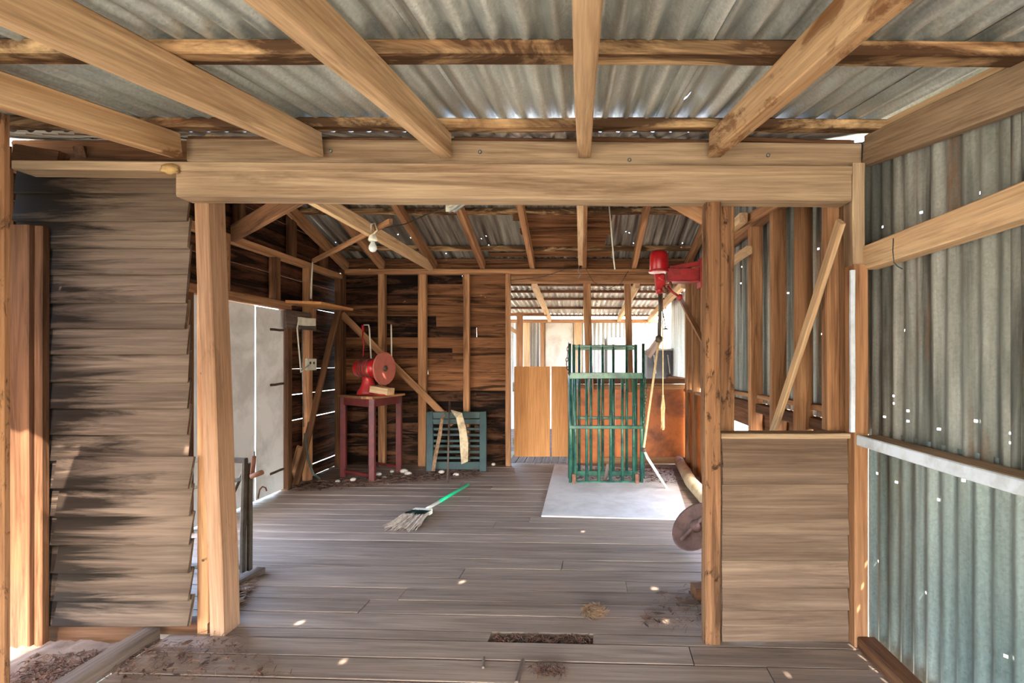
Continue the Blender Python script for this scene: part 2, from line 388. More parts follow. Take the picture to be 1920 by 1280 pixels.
# doorway posts
timber('doorway_post', wf, P(378, 362, 2.2)+V((0, .05, 0)), V((-1.585, 2.26, -.01)), .062, .11, 'doorpost', up=(0, -1, 0), seg=6)
px = (1336-1090)*2.15/950
timber('doorway_post', wf, V((px, 2.175, 1.875)), V((px, 2.175, 0)), .064, .075, 'post', up=(0, -1, 0), seg=6)
px = (1363-1090)*2.24/950
timber('doorway_post', wf, V((px, 2.265, 1.875)), V((px, 2.265, 0)), .058, .08, 'post', up=(0, -1, 0), seg=6)
# left weatherboards: bottom edge of each laps out over the next
YL = [318, 364, 416.5, 467, 516, 569, 617, 665, 717, 766, 815, 865, 916, 967, 1020, 1073, 1125, 1172]
def lap(name, par, a0, a1, ztop, zbot, out, tilt, th, mat, lap_=.02, seg=4, rag=.004):
    # horizontal lapped board: a0,a1 = ends (x,y) of its line, out = unit normal towards the viewer's side
    o3 = V((out[0], out[1], 0)); h = ztop+lap_-zbot
    lean = math.asin(min(.6, tilt/h)); mid = (ztop+lap_+zbot)/2
    A = V((a0[0], a0[1], mid)) + o3*(tilt/2+th/2); B = V((a1[0], a1[1], mid)) + o3*(tilt/2+th/2)
    upv = V((0, 0, 1))*math.cos(lean) - o3*math.sin(lean)
    return timber(name, par, A, B, th, h, mat, up=upv, seg=seg, jit=.0015, rag=rag)
zz = lambda py: 1.2-(py-675)*2.2/950
for k, (a, b) in enumerate(zip(YL, YL[1:])):
    x0 = (31-1090)*2.2/950; x1 = (354-1090)*2.2/950
    lap('weatherboard', wf, (x0, 2.215), (x1+R.uniform(-.006, .006), 2.215), zz(a), zz(b), (0, -1), .016, .014, 'board_left')
    # added board ends standing in for the lit edge low on the wall
for k, (a, b) in enumerate(zip(YL[11:], YL[12:])):
    x0 = (106-1090)*2.16/950+R.uniform(-.012, .012); x1 = (358-1090)*2.16/950
    lap('weatherboard', wf, (x0, 2.185), (x1, 2.185), 1.2-(a-675)*2.16/950, 1.2-(b-675)*2.16/950, (0, -1), .03, .012, 'board_left')
box('stud', wf, -1.69, -1.64, 2.225, 2.29, -.02, 1.87, 'stud')
box('stud', wf, -2.31, -2.26, 2.235, 2.29, -.02, 1.95, 'stud_dark')
box('bottom_plate', wf, -2.36, -1.62, 2.225, 2.29, -.05, .045, 'stud_dark')
# half wall boards on the right
YH = [818, 877, 910, 955, 1005, 1053, 1105, 1147, 1177, 1206]
for a, b in zip(YH, YH[1:]):
    za, zb = 1.2-(a-675)*2.14/950, 1.2-(b-675)*2.14/950
    lap('weatherboard', wf, ((1356-1090)*2.14/950, 2.172), ((1594-1090)*2.14/950, 2.172), za, zb, (0, -1), .013, .012, 'board_half', lap_=.012)
box('capping', wf, (1352-1090)*2.14/950, 1.135, 2.135, 2.24, .868, .89, 'beam')
box('stud', wf, 1.07, 1.12, 2.18, 2.24, 0, .868, 'stud_dark'); box('stud', wf, .82, .87, 2.19, 2.24, 0, .868, 'stud_dark')
# corner post of the lean-to with its white strip
box('corner_post', wf, 1.142, 1.195, 2.13, 2.21, 1.60, 2.03, 'beam')
box('corner_post', wf, 1.142, 1.20, 2.115, 2.20, .0, 1.60, 'stud')
box('white_strip', wf, 1.122, 1.141, 2.105, 2.125, .90, 1.575, 'whiterail')
box('back_stud', wf, 1.085, 1.138, 2.23, 2.29, .89, 2.0, 'stud')

# ================================================================== LEAN-TO RIGHT WALL
wr = struct('wall_right', 'rusty corrugated iron wall with timber girts')
XW = 1.275
hp = [(1836,361),(1730,398),(1659,425),(1700,619),(1678,742),(1679,756),(1705,770),(1660,781),(1704,789),(1759,804),(1824,789),(1828,789),(1895,812),(1896,830)]
lp = [(1636,887),(1675,904),(1751,937),(1880,917),(1639,1052),(1727,1111),(1875,1229),(1800,900)]
hu = [PX(a, b, XW) for a, b in hp]; hl = [PX(a, b, XW) for a, b in lp]
y = 2.26; k = 0
while y > -1.2:
    W = .80; z0 = .865+R.uniform(-.008, .008)
    corr('wall_sheet', wr, (XW+(.004 if k % 2 else 0), y, z0), (0, -1, 0), (0, 0, 1), W, 1.5, 'wallgreen', holes=[(y-p.y, p.z-z0, .0042) for p in hu],
         top=lambda x, y=y, z0=z0: zr(y-x)+.10-z0, phase=R.uniform(0, 6))
    corr('wall_sheet', wr, (XW+.012+(.004 if k % 2 else 0), y, -.10), (0, -1, 0), (0, 0, 1), W, 1.0, 'walllow', holes=[(y-p.y, p.z+.10, .0046) for p in hl], phase=R.uniform(0, 6))
    y -= .755; k += 1
timber('girt', wr, (1.215, -1.2, 1.64), (1.215, 2.13, 1.632), .065, .10, 'rafter', seg=6, jit=.003)
timber('rail', wr, (1.205, -1.2, .873), (1.205, 2.12, .866), .09, .045, 'beam', seg=6)
timber('rail_facing', wr, (1.151, -1.2, .873), (1.151, 2.11, .866), .012, .044, 'whiterail', seg=6)
timber('sill', wr, (1.185, -1.2, .022), (1.185, 2.11, .025), .075, .05, 'stud_dark', seg=5)
box('stud', wr, 1.19, 1.25, .55, .60, 0, 1.9, 'stud')

# ================================================================== LEAN-TO LEFT WALL
wl_ = struct('wall_left', 'left wall of the lean-to, seen edge on by the jamb')
y = 1.56
while y > -1.2:
    corr('wall_sheet', wl_, (-1.86, y, -.1), (0, -1, 0), (0, 0, 1), .76, 2.1, 'farwall', top=lambda x, y=y: zr(y-x)+.08+.1); y -= .755
box('jamb', wl_, -1.86, -1.80, 1.577, 1.60, 0, 1.97, 'post')
timber('sill', wl_, (-1.845, -1.1, .022), (-1.845, 2.175, .025), .075, .06, 'dirtboard', seg=5)
z = .36
while z < 2.0:
    lap('weatherboard', wl_, (-2.56, .9), (-2.56, 2.14), z+.124, z, (1, 0), .012, .012, 'board_dark'); [lap('weatherboard', wl_, (xa, .88), (xb, .88), z+.124, z, (0, 1), .012, .012, 'board_dark') for xa, xb in ((-2.56, -2.25), (-2.02, -1.88))]; z += .124  # unseen bay walls, added to cut the light on the left boards
z = .0
while z < .36: [lap('weatherboard', wl_, (xa, .88), (xb, .88), z+.124, z, (0, 1), .012, .012, 'board_dark') for xa, xb in ((-2.56, -2.25), (-2.02, -1.88))]; z += .124
# free-standing post in the side bay
box('bay_post', wl_, -2.415, -2.325, 2.13, 2.16, -.05, 1.77, 'stud_dark')
box('bay_post', wl_, -2.324, -2.290, 2.15, 2.185, -.05, 1.77, 'stud_dark')

# ================================================================== MAIN SHED: LEFT WALL
ws = struct('wall_side', 'dark weatherboard side wall with white doors')
XL = -2.73
def zmain(y):                                        # roof sheet height of the main shed
    return 2.85-.355*(4.1-y) if y < 4.1 else 2.85-.28*(y-4.1)
z = .0; k = 0
while z < 2.75:
    h = .124; segs = []
    if z < 1.64: segs = [(4.68, 5.82)]; 
    else:
        lo, hi = 2.2, 5.82
        if z > 2.1:
            lo = max(2.2, 4.1-(2.80-z)/.355); hi = min(5.82, 4.1+(2.80-z)/.28)
        segs = [(lo, hi)] if hi-lo > .2 else []
    if z < 1.64: segs.append((2.2, 2.42))
    for a, b in segs:
        g_ = R.choice([0, 0, 0, 0, 0, .0, .002, .003])
        o = lap('weatherboard', ws, (XL-.052, a), (XL-.052, b), z+h-g_, z, (-1, 0), .014, .012, 'board_dark', lap_=.012 if g_ == 0 else -.001, rag=.01)
        if z > 2.0:
            inv = WM[o.name].inverted(); bm = bmesh.new(); bm.from_mesh(o.data)
            for nv in (V((0, -.355, 1)), V((0, .28, 1))):
                r_ = bmesh.ops.bisect_plane(bm, geom=bm.verts[:]+bm.edges[:]+bm.faces[:], plane_co=inv @ V((0, 4.1, 2.84)), plane_no=inv.to_3x3() @ nv, clear_outer=True)
                bmesh.ops.holes_fill(bm, edges=[e for e in bm.edges if e.is_boundary])
            bm.to_mesh(o.data); bm.free()
    z += h; k += 1
box('wall_plate', ws, XL-.05, XL+.02, 2.25, 5.78, 2.115, 2.175, 'stud')
box('door_head', ws, XL-.05, XL+.03, 2.35, 4.72, 1.665, 1.735, 'stud')
for y_, z0, z1, mt in ((3.87, 1.735, 2.115, 'post'), (4.52, 1.735, 2.115, 'stud_dark'), (5.06, 0, 2.115, 'stud'), (5.72, 0, 2.115, 'stud_dark'), (4.70, 0, 1.70, 'stud_dark'),
                       (4.05, 2.175, 2.66, 'stud_dark'), (4.78, 2.175, 2.56, 'stud_dark'), (3.4, 2.175, 2.5, 'stud_dark'), (3.28, 1.735, 2.115, 'stud'), (2.38, 0, 2.115, 'stud'), (3.5, 0, 1.67, 'stud_dark'), (5.38, 2.175, 2.40, 'stud_dark')):
    box('stud', ws, XL-.04, XL+.03, y_-.033, y_+.033, z0, z1, mt)
# white doors
d1 = struct('door_1', 'pair of whitewashed plank doors in the side wall')
box('door_panel', d1, XL-.035, XL-.005, 3.55, 4.245, .02, 1.66, 'white')
pr_ = box('door_panel', d1, XL-.035, XL-.005, 4.262, 4.655, .02, 1.655, 'white')
for z in (1.47, .98, .20):
    timber('hinge', pr_, (XL-.002, 4.45, z), (XL-.002, 4.66, z+.005), .006, .022, 'darksteel')

# ================================================================== MAIN SHED: BACK WALL
wb = struct('wall_back', 'brown weatherboard back wall with a half-height opening')
z = -.02
while z < 2.22:
    h = .1225; rows = []
    x = XL
    cuts = [XL-.03, R.uniform(-1.9, -1.2), -.84]
    if z > 2.08: cuts = [XL-.03, -1.5, -.2, 1.25]
    for a, b in zip(cuts, cuts[1:]):
        lap('weatherboard', wb, (a, 5.815), (b-.002, 5.815), z+h, z, (0, 1), .012, .014, 'board_stain_shade' if (a < -1.2 and z < .75) or (a < -2.5 and R.random() < .4) else 'board_dark' if b < -1.2 and R.random() < .6 else 'board_back', lap_=.012)  # darker copies low and to the left carry the corner's shade
    z += h
for xa, xb, mt in ((640, 645, 'stud_dark'), (709, 722, 'stud'), (784, 799, 'stud'), (869, 880, 'stud'), (948, 957, 'stud')):
    box('stud', wb, (xa-1090)*5.75/950, (xb-1090)*5.75/950, 5.74, 5.805, 0, 2.2, mt)
box('wall_plate', wb, -2.68, 1.2, 5.735, 5.815, 2.175, 2.235, 'stud')
box('lintel', wb, -.80, 1.2, 5.75, 5.81, 2.075, 2.172, 'stud')
timber('brace', wb, P(641, 589, 5.72), P(850, 795, 5.72), .02, .075, 'stud', up=(0, -1, 0), roll=math.pi/2)
for xa, xb in ((1095, 1109), (1172, 1184)):
    xc = (xa+xb)/2; w_ = (xb-xa)*5.85/950
    timber('opening_post', wb, P(xc-2, 520, 5.87), P(xc+4, 735, 5.87), w_, .06, 'stud', up=(0, -1, 0))
# orange half wall in the opening
box('half_wall_panel', wb, -.14, .40, 5.90, 5.925, 0, .86, 'orange'); box('half_wall_panel', wb, .402, 1.21, 5.90, 5.925, 0, .86, 'orange')
box('half_wall_rail', wb, -.16, 1.22, 5.885, 5.95, .925, .985, 'stud_dark'); box('half_wall_rail', wb, -.16, 1.21, 5.89, 5.94, .86, .92, 'stud')
box('skirting', wb, .2, 1.20, 5.865, 5.895, .0, .075, 'stud')
# ply swing doors
d2 = struct('door_2', 'pair of orange ply swing doors at the back opening')
p1 = box('door_leaf', d2, (964-1090)*6.0/950, (1031-1090)*6.0/950, 5.99, 6.01, .06, 1.125, 'ply')
p = box('door_leaf', d2, (1034.5-1090)*6.0/950, (1066-1090)*6.0/950, 5.99, 6.01, .06, 1.125, 'ply')
for z in (.18, .83): box('hinge', p1, -.81, -.792, 5.97, 5.985, z, z+.11, 'steel')

# ================================================================== MAIN SHED: RIGHT WALL
wo = struct('wall_outer', 'corrugated iron wall of the main shed behind its studs')
mh = [PX(a, b, XW) for a, b in ((1423,433),(1476,549),(1538,626),(1555,655),(1536,466),(1390,500),(1389,531),(1478,736),(1561,756),(1391,640),(1415,690))]
y = 6.0; k = 0
while y > 2.35:
    z0 = .895; W = min(.80, y-2.22)
    corr('wall_sheet', wo, (XW+(.004 if k % 2 else 0), y, z0), (0, -1, 0), (0, 0, 1), W, 2.0, 'wallgreen', holes=[(y-p.y, p.z-z0, .0045) for p in mh],
         top=lambda x, y=y, z0=z0: zmain(y-x)-.02-z0, phase=R.uniform(0, 6))
    y -= .755; k += 1
for xp, mt in ((1406, 'stud'), (1447, 'stud'), (1572, 'stud')):
    yc = 950*1.17/(xp-1090); box('stud', wo, 1.165, 1.25, yc-.028, yc+.028, 0, 2.12, mt)
yc = 950*1.19/(1506-1090)
link('round_post', to_mesh(sweep_bm([V((-1.09, 0, 0)), V((-.14, .004, .002)), V((1.09, 0, 0))], [.052, .050, .046], 12), 'round_post', True), M['stud'], wo, frame((1.195, yc, -.05), (1.19, yc, 2.13)))
for yc in (4.6, 4.95, 5.35, 5.7): box('stud', wo, 1.17, 1.25, yc-.03, yc+.03, .0, 2.12, 'stud' if yc > 4.8 else 'stud_dark')
box('wall_plate', wo, 1.165, 1.25, 2.3, 5.74, 2.12, 2.18, 'stud')
box('girt', wo, 1.20, 1.262, 2.3, 4.45, .84, .90, 'stud_dark')
timber('girt', wo, (1.235, 2.3, .955), (1.235, 4.4, .945), .05, .03, 'stud', jit=.004)
timber('brace', wo, PX(1577, 415, 1.055), PX(1446, 805, 1.055)+V((.0, 0, -.05)), .022, .055, 'rafter', up=(1, 0, 0), roll=math.pi/2)
timber('brace', wo, PX(1276, 560, 1.15), PX(1326, 655, 1.15), .03, .05, 'stud', up=(1, 0, 0))
# lower cladding with open ports, widened out of view for more daylight, between the boards
for (a, b, z0, z1) in ((2.3, 2.7, .02, .28), (2.3, 2.7, .285, .55), (2.3, 2.7, .56, .83), (4.34, 4.42, 0, .83), (3.28, 3.36, 0, .70), (2.7, 4.40, .70, .84)):
    box('port_board', wo, 1.265, 1.285, a, b, z0, z1, 'stud_dark')
box('side_panel', wo, 1.215, 1.232, 4.40, 5.14, .0, .835, 'orange'); box('side_panel', wo, 1.215, 1.232, 5.145, 5.88, .0, .835, 'orange')
box('panel_capping', wo, 1.19, 1.24, 4.40, 5.88, .836, .87, 'stud')

# ================================================================== MAIN SHED ROOF
cm = struct('ceiling_main', 'dark rusty corrugated roof of the main shed')
def zb(y): return 2.24+.28*(5.75-y)
for x in (-2.69, -2.27, -1.68, -1.12, -.555, .03, .60, 1.21):
    timber('rafter', cm, (x, 4.06, zb(4.06)+.05), (x, 5.80, zb(5.80)+.05), .056, .10, 'stud', seg=4)
    timber('rafter', cm, (x, 2.30, zmain(2.30)-.09), (x, 4.04, zmain(4.04)-.09), .05, .09, 'stud_dark', seg=3)
for yp in (4.2, 4.83, 5.53):
    timber('purlin', cm, (-2.78, yp, zb(yp)+.119), (1.28, yp, zb(yp)+.119), .07, .036, 'purlin', up=(0, .28, 1), seg=6, jit=.003)
timber('eave_batten', cm, (-2.78, 5.79, zb(5.79)+.115), (1.28, 5.79, zb(5.79)+.115), .03, .03, 'stud_dark')
box('fascia', cm, -2.80, 1.30, 5.82, 5.84, 2.20, 2.395, 'stud_dark')
timber('ridge_board', cm, (-2.78, 4.05, 2.75), (1.28, 4.05, 2.75), .025, .16, 'stud_dark', seg=6)
for yp in (2.5, 3.2, 3.9): timber('purlin', cm, (-2.78, yp, zmain(yp)-.025), (1.28, yp, zmain(yp)-.025), .06, .034, 'stud_dark', up=(0, -.355, 1), seg=5)
upf = V((0, 1, -.28)).normalized(); upn = V((0, 1, .355)).normalized()
mspots = [F(1047, 894), F(1100, 893), P(835, 770, 4.9), P(722, 718, 5.2), P(690, 716, 5.2), F(1270, 1000), P(1118, 775, 4.95), F(800, 960)]
mrh = []
for s in mspots:
    t = (2.85-.355*(4.1-s.y)-s.z)/(SUN.z-.355*SUN.y); mrh.append(s+SUN*t)
x = -2.85; k = 0
while x < 1.3:
    W = min(.80, 1.36-x)
    hh = [(R.uniform(.1, .7), R.uniform(1.2, 1.75), .005) for _ in range(3)]
    corr('roof_sheet', cm, (x, 4.08, zb(4.08)+.147+(.003 if k % 2 else 0)), (1, 0, 0), upf, W, 1.83/upf.y, 'rooftan', holes=hh, phase=R.uniform(0, 6))
    corr('roof_sheet', cm, (x, 2.15, zmain(2.15)+.018), (1, 0, 0), upn, W, 1.97/upn.y, 'rooftan', holes=[(p.x-x, (p.y-2.15)/upn.y, .010) for p in mrh])
    x += .755; k += 1
bm = None
timber('ridge_cap', cm, (-2.9, 4.08, 2.885), (1.4, 4.08, 2.885), .25, .02, 'farwall')
# boards laid under the iron
for (y0, xa, xb) in ((4.92, -.66, .29), (5.05, -.58, .27), (5.18, -.62, .30), (5.31, -.60, .26), (5.64, -.62, .33), (5.42, -.6, .25)):
    timber('ceiling_board', cm, (xa, y0, zb(y0)+.118), (xb, y0, zb(y0)+.118), .115, .02, 'board_back', up=(0, .28, 1), rag=.015)
for (y0, xa) in ((5.66, -1.02),): timber('ceiling_board', cm, (xa, y0, zb(y0)+.114), (-.6, y0, zb(y0)+.114), .07, .02, 'board_back', up=(0, .28, 1))
# ties and braces
timber('tie_beam', cm, (-1.70, 2.32, 2.225), (-1.70, 5.73, 2.262), .05, .10, 'rafter', seg=6)
timber('tie_beam', cm, (-.008, 2.6, 2.30), (-.008, 5.62, 2.30), .05, .10, 'rafter', seg=6)
timber('brace', cm, P(437, 438, 3.87), P(585, 352, 3.05), .03, .13, 'stud_dark', seg=3)
timber('brace', cm, P(1205, 340, 2.70), P(1326, 405, 2.33), .03, .09, 'stud', seg=3)
timber('brace', cm, PX(1380, 425, 1.06), PX(1480, 365, 1.06), .03, .06, 'stud', seg=3)
timber('cleat', wo, PX(1374, 425, 1.0), PX(1394, 408, 1.0), .05, .06, 'rafter')
timber('cleat', wo, PX(1372, 490, 1.05), PX(1404, 468, 1.05), .04, .05, 'rafter')

# ================================================================== ROOM BEYOND THE BACK WALL
cf = struct('ceiling_far', 'pale corrugated roof of the room beyond')
def zf(y): return 2.14-.058*(y-6)
upq = V((0, 1, -.058)).normalized()
for x in (-1.6, -.56, .06, .66, 1.2): timber('rafter', cf, (x, 5.96, zf(5.96)-.05), (x, 9.05, zf(9.05)-.05), .055, .09, 'rafter', seg=4)
for yp in (6.3, 6.75, 7.3, 8.1, 8.9): timber('purlin', cf, (-2.4, yp, zf(yp)+.015), (1.36, yp, zf(yp)+.015), .06, .03, 'stud_dark', seg=5)
x = -2.45
while x < 1.3:
    corr('roof_sheet', cf, (x, 5.95, zf(5.95)+.040), (1, 0, 0), upq, min(.80, 1.42-x), 3.25, 'farroof', holes=[(R.uniform(.1, .7), R.uniform(.4, 2.8), .004) for _ in range(3)]); x += .755
wfr0 = None
wfr = struct('wall_far', 'pale corrugated end wall of the room beyond')
x = -1.5
while x < 1.3:
    corr('wall_sheet', wfr, (x, 9.06, -.1), (1, 0, 0), (0, 0, 1), min(.80, 1.45-x), 1.97, 'farwall', pitch=.076); x += .755
def fx(p): return (p-1090)*9/950
box('wall_plate', wfr, -1.6, 1.4, 8.96, 9.04, 1.865, 1.925, 'stud')
for a, b, mt in ((982, 993, 'farboard' if False else 'rafter'), (1013, 1021, 'stud'), (1076, 1091, 'rafter'), (1235, 1243, 'stud')): box('stud', wfr, fx(a), fx(b), 8.98, 9.04, 0, 1.865, mt)
box('post', wfr, (969-1090)*8.2/950, (980.5-1090)*8.2/950, 8.16, 8.25, -.02, 1.97, 'stud')
timber('brace', wfr, V((-1.25, 8.2, 1.78)), V((-1.0, 8.2, 1.62)), .03, .06, 'rafter'); 
timber('collar', wfr, V((-1.4, 8.1, 1.93)), V((-.55, 8.1, 1.93)), .03, .05, 'stud')
box('grey_panel', wfr, fx(1022), fx(1075), 9.0, 9.02, 0, 1.86, 'greypanel')
box('grey_panel', wfr, fx(1139), fx(1234), 8.99, 9.01, .5, 1.60, 'greypanel')
for y in (6.9, 7.65): corr('wall_sheet', wfr, (1.36, y, .96), (0, -1, 0), (0, 0, 1), .80, 1.15, 'farwall')
for y in (6.75, 7.5): corr('wall_sheet', wfr, (-2.35, y, -.05), (0, -1, 0), (0, 0, 1), .80, 2.1, 'farwall')  # unseen left side wall, added to dim the room beyond
box('rail', wfr, 1.27, 1.34, 6.0, 7.7, .92, .97, 'stud_dark')
bm = bmesh.new(); bmesh.ops.create_grid(bm, x_segments=4, y_segments=4, size=1)
for v_ in bm.verts: v_.co.x *= 2.4; v_.co.y = 7.95+v_.co.y*1.1; v_.co.z = -.03
fo = link('floor_far', to_mesh(bm, 'floor_far'), M['dirtboard']); fo['kind'] = 'structure'; fo['label'] = 'plain floor of the room beyond'

# ================================================================== THINGS
# --- grinder table (seen corner on)
tl = [V((-2.05, 4.97, 0)), V((-2.45, 5.22, 0)), V((-1.95, 5.42, 0)), V((-2.34, 5.64, 0))]
gt = thing('grinder_table', 'tall red-framed timber table carrying the bench grinder', 'table', sum(tl, V())/4)
for q in tl: box('leg', gt, q.x-.028, q.x+.028, q.y-.022, q.y+.022, 0, .82, 'redwood')
for i, j in ((0, 1), (0, 2), (1, 3), (2, 3)): timber('apron', gt, tl[i]+V((0, 0, .78)), tl[j]+V((0, 0, .78)), .022, .08, 'redwood')
for i, j in ((0, 1), (2, 3)): timber('stretcher', gt, tl[i]+V((0, 0, .06)), tl[j]+V((0, 0, .06)), .02, .03, 'redwood')
dv = (tl[2]-tl[0]).normalized(); du = (tl[1]-tl[0]); nn = 4
for k in range(nn):
    a = tl[0]+du*((k+.5)/nn*1.12-.06)+V((0, 0, .832)); timber('top_board', gt, a-dv*.05, a+dv*.52, du.length/nn*1.1, .024, 'stud' if k == 0 else 'stud_dark')
# --- bench grinder
n_ = V((.955, -.30, 0)).normalized(); dc = V((-2.01, 5.17, 1.115)); mc = dc-n_*.20
bg_ = thing('bench_grinder', 'red bench grinder with a large salmon disc on the red table', 'grinder', (mc.x, mc.y, .846))
lathe('base', bg_, [(.11, 0), (.105, .03), (.07, .09), (.055, .15), (.06, .19)], 'red_dull', (mc.x, mc.y, .846), seg=16)
lathe('motor_body', bg_, [(.04, -.13), (.085, -.125), (.098, -.09), (.098, .09), (.085, .125), (.03, .15), (.03, .19)], 'red', mc, n_, 24)
for k in range(5):
    lathe('cooling_rib', bg_, [(.1, -.006), (.104, -.005), (.104, .005), (.1, .006)], 'darksteel', mc-n_*(.06-.03*k), n_, 20)
ds = lathe('grinding_disc', bg_, [(.165, 0), (.168, .004), (.168, .016), (.165, .02)], 'disc', dc-n_*.01, n_, 40)
lathe('arbor_nut', ds, [(.030, 0), (.030, .004), (.018, .006), (.018, .02)], 'darksteel', dc+n_*.010, n_, 12)
timber('tool_rest', bg_, mc+V((.08, -.07, -.205)), mc+V((.29, -.15, -.232)), .10, .07, 'rafter')
timber('bed_plate', bg_, mc+V((-.05, 0, -.262)), mc+V((.27, -.14, -.262)), .13, .012, 'red_dull')
# --- rods and red lead hanging behind the grinder
def hung(name, label, cat, pts, r, mat, group=None):
    pts = [V(p) for p in pts]; o = tube(name, None, pts, r, mat, 6); return tag(o, label, cat, group)
hung('hooked_rod', 'thin pale rod with a hooked top hanging behind the grinder motor', 'rod', [P(682, 609, 5.70), P(691, 609, 5.70), P(692.5, 615, 5.70), P(696, 680, 5.70)], .008, 'pale')
hung('straight_rod', 'thin pale straight rod standing behind the salmon disc', 'rod', [P(733.5, 608, 5.70), P(734, 640, 5.70), P(734, 700, 5.66)], .008, 'pale')
rl = thing('red_lead', 'short red power lead hanging on the back wall', 'cord', P(680, 640, 5.68))
tube('plug', rl, [P(680, 609, 5.70), P(681, 620, 5.70)], .014, 'red', 8)
tube('wire', rl, [P(681, 620, 5.70), P(679.5, 632, 5.70), P(682, 645, 5.70), P(681, 668, 5.70)], .007, 'red', 6)
# --- teal slatted gate leaning on the back wall
tg = thing('slatted_hatch', 'teal painted slatted timber hatch leaning on the back wall', 'hatch', F(857, 884))
def at(px, py, dy=0.0):                              # the hatch leans back a little
    t = (884-py)/114; Y = 5.46+.20*t+dy; return P(px, py, Y)
for x_ in (806, 906): timber('stile', tg, at(x_, 884), at(x_, 772), .075, .03, 'teal', up=(0, -1, 0))
for ya, h_ in ((778, .075), (790, .06), (872, .085)): timber('rail', tg, at(812, ya, .002), at(901, ya, .002), .026, h_, 'teal', seg=2)
for ya in (804, 815, 826, 836, 847, 858): timber('slat', tg, at(811, ya, .004), at(901, ya, .004), .014, .03, 'teal', seg=2)
hung('steel_rod', 'thin grey steel rod leaning against the teal slatted hatch', 'rod', [F(839, 905), P(843, 752, 5.34)], .010, 'darksteel')
def ragstrip(name, label, pl, pr, mat, th=.008):     # a stiff strip with thickness
    bm = bmesh.new(); c = sum((V(p) for p in pl+pr), V())/(len(pl)+len(pr)); rr = []
    for a, b in zip(pl, pr):
        a, b = V(a)-c, V(b)-c; m_ = (a+b)/2+V((0, -.012, 0)); d = V((0, th, 0))
        rr.append([bm.verts.new(q) for q in (a, m_, b, b+d, m_+d, a+d)])
    for p, q in zip(rr, rr[1:]):
        for k in range(6): bm.faces.new((p[k], q[k], q[(k+1)%6], p[(k+1)%6]))
    bm.faces.new(rr[0]); bm.faces.new(list(reversed(rr[-1])))
    bmesh.ops.recalc_face_normals(bm, faces=bm.faces)
    return tag(link(name, to_mesh(bm, name), M[mat], None, Matrix.Translation(c)), label, 'strip')
ragstrip('canvas_strip', 'wide pale canvas strip draped over the teal slatted hatch', [P(845, 769, 5.60), P(855, 783, 5.45), P(861, 810, 5.43), P(863, 845, 5.42), P(865, 870, 5.41)], [P(847, 768, 5.60), P(866, 774, 5.47), P(873, 800, 5.44), P(878, 830, 5.43), P(877, 865, 5.42)], 'cloth')
ragstrip('bark_strip', 'narrow brown twisted strip hanging at the left of the hatch', [P(836, 770, 5.60), P(826, 785, 5.45), P(818, 830, 5.43), P(812, 860, 5.41), P(809, 884, 5.40)], [P(838, 769, 5.60), P(831, 787, 5.45), P(828, 815, 5.43), P(819, 858, 5.42), P(815, 885, 5.41)], 'straw')
# --- broom
br = thing('broom', 'straw broom with a green handle lying on the floorboards', 'broom', F(790, 955))
ha, hb = F(790, 960, .035), F(878, 908, .02); hm = ha.lerp(hb, .32)
tube('handle', br, [ha, hm], .013, 'pale', 10); tube('handle', br, [hm, hb], .0135, 'broomgreen', 10)
hd = (ha-hb).normalized(); hs_ = V((-hd.y, hd.x, 0)); c0 = ha-hd*.02
timber('head', br, c0-hs_*.07+V((0, 0, 0)), c0+hs_*.07, .05, .04, 'pale')
bm = bmesh.new()
for k in range(330):
    s_ = R.uniform(-1, 1); a = c0+hs_*(s_*.065)+hd*.015+V((0, 0, R.uniform(-.012, .014)))
    L_ = R.uniform(.22, .36); e = a+hd*L_+hs_*(s_*.05+R.uniform(-.02, .02)); e.z = max(.004, R.uniform(.003, .035))
    m_ = a.lerp(e, .5)+V((0, 0, R.uniform(0, .025))); sweep_bm([a, m_, e], [.0022, .002, .0012], 3, bm, False)
o = link('bristles', to_mesh(bm, 'bristles'), M['bristle'], br); o['kind'] = 'stuff'
bm = bmesh.new()
for k in range(90):
    s_ = R.uniform(-1, 1); a = c0+hs_*(s_*.07)+V((0, 0, .015)); e = c0+hd*.13+hs_*(s_*.08)+V((0, 0, R.uniform(.015, .03))); sweep_bm([a, e], .003, 3, bm, False)
o = link('binding', to_mesh(bm, 'binding'), M['teal'], br); o['kind'] = 'stuff'
# --- sheet on the floor
q = [F(1015, 969), F(1292, 976), F(1262, 882), F(1040, 872)]
bm = bmesh.new(); c = sum(q, V())/4
lo = [bm.verts.new(p-c+V((0, 0, .002))) for p in q]; hi = [bm.verts.new(p-c+V((0, 0, .012))) for p in q]
bm.faces.new(list(reversed(lo))); bm.faces.new(hi)
for k in range(4): bm.faces.new((lo[k], lo[(k+1)%4], hi[(k+1)%4], hi[k]))
bmesh.ops.recalc_face_normals(bm, faces=bm.faces)
tag(link('floor_sheet', to_mesh(bm, 'floor_sheet'), M['floorply'], None, Matrix.Translation(c)), 'large pale dusty sheet lying flat under the green gates', 'sheet')
